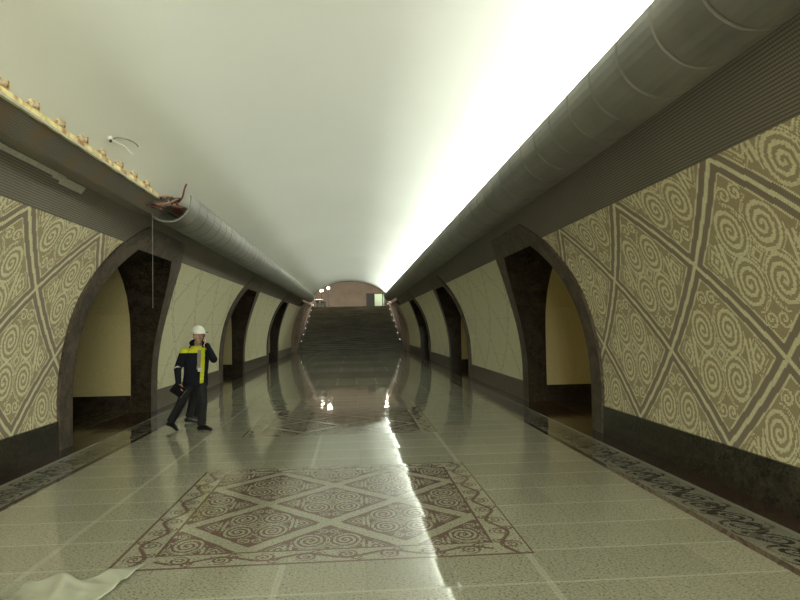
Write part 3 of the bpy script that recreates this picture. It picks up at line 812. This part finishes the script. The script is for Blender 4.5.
def person(J, label, helmet, zones, jacket_mats, coat_hem, face, lateral, hood=True):
    base_ = Vector((J['pelvis'][0], J['pelvis'][1], 0)); off = tuple(base_)
    root = empty('person', off, label, 'person')
    Fd = Vector((face[0], face[1], 0)).normalized(); Lx = Vector((lateral[0], lateral[1], 0)).normalized()
    Bf = Vector((-Lx.y*-1, -Lx.x, 0)); Bf = Vector((Lx.y, -Lx.x, 0))      # body forward
    J = {k: Vector(v) for k, v in J.items()}
    # body: one continuous figure
    b = MB()
    loft(b, [(J['pelvis']+Vector((0, 0, -.08)), .13, .09), (J['pelvis'], .165, .11), (J['pelvis'].lerp(J['chest'], .4), .145, .095), (J['chest'], .17, .11), (J['neck']-Vector((0, 0, .07)), .13, .08), (J['neck'], .06, .06)], Lx, Bf)
    capsule(b, J['neck']-Vector((0, 0, .04)), J['head']-Vector((0, 0, .05)), .062, .055)
    for s in 'RL':
        capsule(b, J['hip'+s], J['knee'+s], .082, .055); capsule(b, J['knee'+s], J['ankle'+s], .053, .036)
        capsule(b, J['ankle'+s], J['toe'+s], .034, .026)
        capsule(b, J['sh'+s], J['el'+s], .050, .040); capsule(b, J['el'+s], J['wr'+s], .038, .027)
    side_l = Fd.cross(Vector((0, 0, 1)))
    R = Matrix((side_l, Fd, Vector((0, 0, 1)))).transposed()
    H = J['head']
    b.ball(H+Vector((0, 0, .03)), (.077, .096, .100), 20, 14, R)
    b.ball(H+Fd*.022+Vector((0, 0, -.055)), (.055, .066, .062), 16, 10, R)      # jaw
    b.ball(H+Fd*.072+Vector((0, 0, -.098)), (.022, .02, .018), 10, 8, R)        # chin
    b.tube([H+Fd*.088+Vector((0, 0, .025)), H+Fd*.103+Vector((0, 0, -.005)), H+Fd*.112+Vector((0, 0, -.024))], [.008, .011, .015], 8)
    b.ball(H+Fd*.098+Vector((0, 0, -.024)), (.020, .016, .011), 10, 8, R)
    b.ball(H+Fd*.086+Vector((0, 0, .040)), (.052, .014, .010), 12, 8, R)        # brow
    b.ball(H+Fd*.087+Vector((0, 0, -.055)), (.026, .010, .006), 10, 8, R); b.ball(H+Fd*.084+Vector((0, 0, -.068)), (.024, .011, .007), 10, 8, R)
    for s in (-1, 1):
        b.ball(H+side_l*(.079*s)+Fd*-.005+Vector((0, 0, -.005)), (.010, .020, .033), 10, 8, R)
        b.ball(H+side_l*(.045*s)+Fd*.062+Vector((0, 0, -.018)), (.02, .018, .016), 10, 8, R)
    for s, sg in (('R', 1), ('L', -1)):
        hand(b, J['wr'+s], J['hd'+s]-J['wr'+s], J['pn'+s], sg, curl=J['curl'].x)
    body = remesh(b, 'body', skin, root, off, .006, 1)
    for s in (-1, 1):
        b = MB(); e_ = H+side_l*(.031*s)+Fd*.083+Vector((0, 0, .012)); b.ball(e_, .0125, 10, 8); ey = b.make('eye', eye_w, root, smooth=True, off=off)
        b = MB(); b.ball(e_+Fd*.0085, .0062, 8, 6); b.make('iris', eye_d, ey, smooth=True, off=off)
    # hair
    b = MB(); b.ball(H+Vector((0, 0, .035))-Fd*.012, (.083, .096, .098), 18, 12, R)
    hb = b.mesh('hair', off=off)
    bm = bmesh.new(); bm.from_mesh(hb)
    kill = [v_ for v_ in bm.verts if ((v_.co+base_)-H).dot(Fd) > .045 and ((v_.co+base_)-H).z < .075 or ((v_.co+base_)-H).z < -.05]
    bmesh.ops.delete(bm, geom=kill, context='VERTS'); bm.to_mesh(hb); bm.free()
    for p in hb.polygons: p.use_smooth = True
    link('hair', hb, hair_m, root)
    # trousers
    b = MB()
    loft(b, [(J['pelvis']-Vector((0, 0, .09)), .135, .10), (J['pelvis'], .175, .122), (J['pelvis']+Vector((0, 0, .1)), .16, .11)], Lx, Bf)
    for s in 'RL':
        capsule(b, J['hip'+s], J['knee'+s], .100, .078); 
        an = J['ankle'+s]; kn = J['knee'+s]
        b.ball(kn, .079, 14, 9); b.tube([kn, kn.lerp(an, .4), kn.lerp(an, .8), an.lerp(kn, .02)], [.078, .072, .07, .074], 14)
    remesh(b, 'trousers', trous, root, off, .011, 3)
    # shoes
    for s in 'RL':
        b = MB(); a, t = J['ankle'+s], J['toe'+s]; d = (t-a); d2 = Vector((d.x, d.y, 0)).normalized()
        heel = a-d2*.05+Vector((0, 0, -.045)); mid = a.lerp(t, .55)+Vector((0, 0, -.005))
        b.tube([heel, a.lerp(t, .25)+Vector((0, 0, -.02)), mid, t+d.normalized()*.05], [.042, .050, .046, .030], 12); b.ball(heel, .043, 12, 8); b.ball(t+d.normalized()*.05, .031, 12, 8)
        b.ball(a, .048, 12, 8)
        lowest = min(v_[2] for v_ in b.v)
        b.v = [tuple(Vector(v_)) if v_[2] > .004 else (v_[0], v_[1], .004) for v_ in b.v]
        remesh(b, 'shoe', shoe_m, root, off, .009, 2)
    # jacket
    b = MB(); hz = coat_hem; P0 = J['pelvis']; up = Vector((0, 0, 1))
    def at(z, src=None): t = (z-P0.z)/(J['neck'].z-P0.z); return Vector((P0.x+(J['neck'].x-P0.x)*t, P0.y+(J['neck'].y-P0.y)*t, z))
    nz = J['neck'].z
    loft(b, [(at(hz), .205, .150), (at(hz+.05), .212, .155), (at(hz+.22), .198, .148), (at(nz-.30), .205, .152), (at(nz-.17), .212, .142), (at(nz-.08), .185, .115), (at(nz-.03), .12, .095), (at(nz+.025), .078, .08)], Lx, Bf)
    for s in 'RL':
        capsule(b, J['sh'+s]+Vector((0, 0, -.01)), J['el'+s], .080, .064, 14); capsule(b, J['el'+s], J['wr'+s].lerp(J['el'+s], .06), .064, .047, 14)
    if hood: b.ball(J['neck']-Bf*.075+Vector((0, 0, .045)), (.13, .085, .075), 16, 10, Matrix((Lx, Bf, up)).transposed())
    # collar
    b.tube([J['neck']+Bf*.02+Vector((0, 0, -.02)), J['neck']+Bf*.01+Vector((0, 0, .045))], [.094, .082], 16)
    # soft folds at hem and elbows
    for k in range(5): b.ball(at(hz+.03+.03*k)+Lx*random.uniform(-.15, .15)+Bf*random.choice((-1, 1))*.12, (.06, .04, .02), 10, 6)
    remesh(b, 'jacket', jacket_mats, root, off, .010, 3, (lambda p, n_: zones((p-at(p.z)).dot(Lx), (p-at(p.z)).dot(Bf), p.z, p)) if zones else None)
    # head gear
    if helmet:
        b = MB(); hc = H+Vector((0, 0, .062)); rows = []
        for i in range(11):
            a = (PI/2)*i/10; r_ = math.cos(a)
            rows.append([hc+R @ Vector((.118*max(r_, .02)*math.cos(t), .136*max(r_, .02)*math.sin(t), .128*math.sin(a)+.006*(1 if abs(math.cos(t)) < .25 and r_ > .1 else 0))) for t in [2*PI*k/28 for k in range(28)]])
        brim = [[hc+R @ Vector((ra*math.cos(t), rb*math.sin(t)+(.03*max(0, math.sin(t)) if ra > .12 else 0), dz_)) for t in [2*PI*k/28 for k in range(28)]] for ra, rb, dz_ in ((.108, .126, .0), (.134, .154, -.012), (.134, .154, -.006), (.118, .136, .004))]
        b.grid(brim+rows, close=True); b.cap(rows[-1])
        hm = b.make('hard_hat', helm_m, root, smooth=True, off=off)
    else:
        b = MB(); hc = H+Vector((0, 0, .055)); rows = []
        for i in range(9):
            a = (PI/2)*i/8; r_ = max(math.cos(a), .02)
            rows.append([hc+R @ Vector((.092*r_*math.cos(t), .108*r_*math.sin(t), .098*math.sin(a))) for t in [2*PI*k/24 for k in range(24)]])
        b.grid(rows, close=True); b.cap(rows[-1])
        b.ball(hc+Fd*.12, (.07, .06, .010), 14, 6, R)
        b.make('cap', black_cl, root, smooth=True, off=off)
    return root, off, J, Bf, Lx, at

LAT = (.93, .36)
J1 = dict(pelvis=(-2.47, 11.2, .90), chest=(-2.46, 11.19, 1.22), neck=(-2.43, 11.17, 1.43), head=(-2.405, 11.12, 1.585),
          hipL=(-2.39, 11.22, .86), kneeL=(-2.33, 11.10, .47), ankleL=(-2.36, 11.12, .085), toeL=(-2.22, 11.03, .045),
          hipR=(-2.55, 11.17, .86), kneeR=(-2.70, 11.14, .47), ankleR=(-2.90, 11.24, .15), toeR=(-2.80, 11.17, .045),
          shR=(-2.63, 11.11, 1.34), elR=(-2.745, 11.10, 1.05), wrR=(-2.705, 11.0, .80), hdR=(-2.68, 10.96, .72), pnR=(.5, .6, -.1),
          shL=(-2.27, 11.25, 1.34), elL=(-2.13, 11.03, 1.20), wrL=(-2.245, 11.04, 1.45), hdL=(-2.285, 11.06, 1.56), pnL=(-.8, .2, .3), curl=(.75, 0, 0))
def z1(l, f, z, p):
    arm_r = l < -.215; arm_l = l > .235
    if f > -.02 and not arm_l:
        if .05 < l < .115 and .80 < z < 1.40: return 1
        if -.01 < l <= .05 and 1.02 < z < 1.36: return 2
    if 1.315 < z < 1.43 and l < .06 and l > -.30 and f > -.03: return 1
    if z > 1.385 and f > .03 and abs(l) < .06: return 2
    return 0
p1, off1, J, Bf, Lx, at = person(J1, 'person in white hard hat and navy jacket with yellow panels, walking while phoning', True, z1, [navy, yellow, grey_shirt], .74, (.35, -.93), LAT)
b = MB(); b.box(at(1.03)+Bf*.165+Lx*.035, (.028, .004, .032), Matrix.Rotation(math.atan2(Lx.y, Lx.x), 3, 'Z')); b.make('name_badge', refl_m, p1, off=off1)
b = MB(); b.tube([(-2.742, 11.095, 1.075), (-2.735, 11.085, 1.05)], [.068, .067], 14, caps=False); b.make('sleeve_reflector', refl_m, p1, off=off1)
# phone at the ear
ph = empty('mobile_phone', (-2.30, 11.03, 1.56), 'black mobile phone held to the ear under the white hard hat', 'phone')
Rp = Matrix.Rotation(.35, 3, 'Y') @ Matrix.Rotation(.3, 3, 'Z')
b = MB(); b.box((0, 0, 0), (.007, .032, .068), Rp); b.make('phone_case', mat_black, ph)
b = MB(); b.box(Rp @ Vector((-.0075, 0, 0)), (.001, .028, .060), Rp); b.make('screen', simple('phone_screen', (.03, .035, .04), .1), ph)
# folder in the right hand
fd = empty('folder', (-2.70, 10.95, .70), 'black folder with pale pages carried low in the walking person\'s hand', 'folder')
Rf = Matrix.Rotation(math.radians(38), 3, 'Y') @ Matrix.Rotation(.12, 3, 'Z')
b = MB()
for s in (-1, 1): b.box(Rf @ Vector((0, s*.010, 0)), (.105, .0025, .085), Rf)
b.box(Rf @ Vector((-.105, 0, 0)), (.003, .012, .085), Rf)
b.make('cover', simple('matt_black_cover', (.008, .008, .008), .95, .1), fd)
b = MB(); b.box(Rf @ Vector((.004, 0, -.002)), (.103, .0072, .083), Rf); b.make('pages', simple('paper', (.7, .68, .6), .8), fd)

J2 = dict(pelvis=(-2.72, 12.15, .92), chest=(-2.71, 12.15, 1.24), neck=(-2.69, 12.15, 1.45), head=(-2.64, 12.15, 1.60),
          hipL=(-2.71, 12.23, .88), kneeL=(-2.68, 12.23, .48), ankleL=(-2.72, 12.23, .085), toeL=(-2.60, 12.23, .045),
          hipR=(-2.72, 12.07, .88), kneeR=(-2.72, 12.07, .47), ankleR=(-2.80, 12.07, .10), toeR=(-2.68, 12.07, .045),
          shR=(-2.70, 11.97, 1.37), elR=(-2.74, 11.95, 1.08), wrR=(-2.66, 11.96, .86), hdR=(-2.63, 11.97, .77), pnR=(.2, .9, 0),
          shL=(-2.69, 12.33, 1.37), elL=(-2.74, 12.35, 1.08), wrL=(-2.70, 12.35, .84), hdL=(-2.68, 12.35, .75), pnL=(.2, -.9, 0), curl=(.5, 0, 0))
person(J2, 'person in black clothes and dark cap, mostly hidden behind the hard-hatted walker', False, None, [black_cl], .80, (1, -.05), (.02, 1), False)

# ------------------------------------------------------------------ plastic sheet on the floor, bottom left
out_ = [(-1.30, 4.83), (-1.43, 4.76), (-1.57, 4.66), (-1.64, 4.57), (-1.74, 4.62), (-1.86, 4.65), (-1.93, 4.58), (-2.1, 4.62), (-2.3, 4.62), (-2.7, 4.5), (-2.9, 3.3), (-2.1, 3.15), (-1.5, 3.7), (-1.38, 4.25), (-1.33, 4.55)]
bm = bmesh.new(); vs = [bm.verts.new((x_, y_, 0)) for x_, y_ in out_]; bm.faces.new(vs)
bmesh.ops.triangulate(bm, faces=bm.faces)
for k in range(5): bmesh.ops.subdivide_edges(bm, edges=[e_ for e_ in bm.edges if e_.calc_length() > .045], cuts=1, use_grid_fill=True); bmesh.ops.triangulate(bm, faces=bm.faces)
from mathutils import noise as mn
for v_ in bm.verts:
    x_, y_ = v_.co.x, v_.co.y
    r1 = 1-abs(mn.noise(Vector((x_*2.6+y_*2.1, y_*2.4-x_, 3.1)))*2); r2 = 1-abs(mn.noise(Vector((x_*4, y_*5+x_*2, 7)))*2)
    fold = math.exp(-((x_+1.80-(4.75-y_)*.3)/.07)**2)*.035+math.exp(-((x_+1.55-(4.75-y_)*.8)/.05)**2)*.02
    v_.co.z = max(.004, .008+.014*max(0, r1)**2+.006*max(0, r2)+fold)
    if x_ < -2.0: v_.co.z *= .6
me = bpy.data.meshes.new('plastic_sheet'); bm.to_mesh(me); bm.free()
for p in me.polygons: p.use_smooth = True
M = Mat('milky_plastic', .35, .5)
M.base(M.mix(M.ramp(M.noise(5, 4), .3, .7), (.50, .52, .40), (.66, .68, .55)))
xx, yy, zz = M.xyz()
al = M.ramp(xx, -2.0, -1.88)*.6+.3
M.nt.links.new(al.k, M.b.inputs['Alpha'])
o = link('plastic_sheet', me, M.m, label='crumpled sheet of milky plastic lying on the floor at the lower left', cat='plastic sheet')
md = o.modifiers.new('thick', 'SOLIDIFY'); md.thickness = .0015
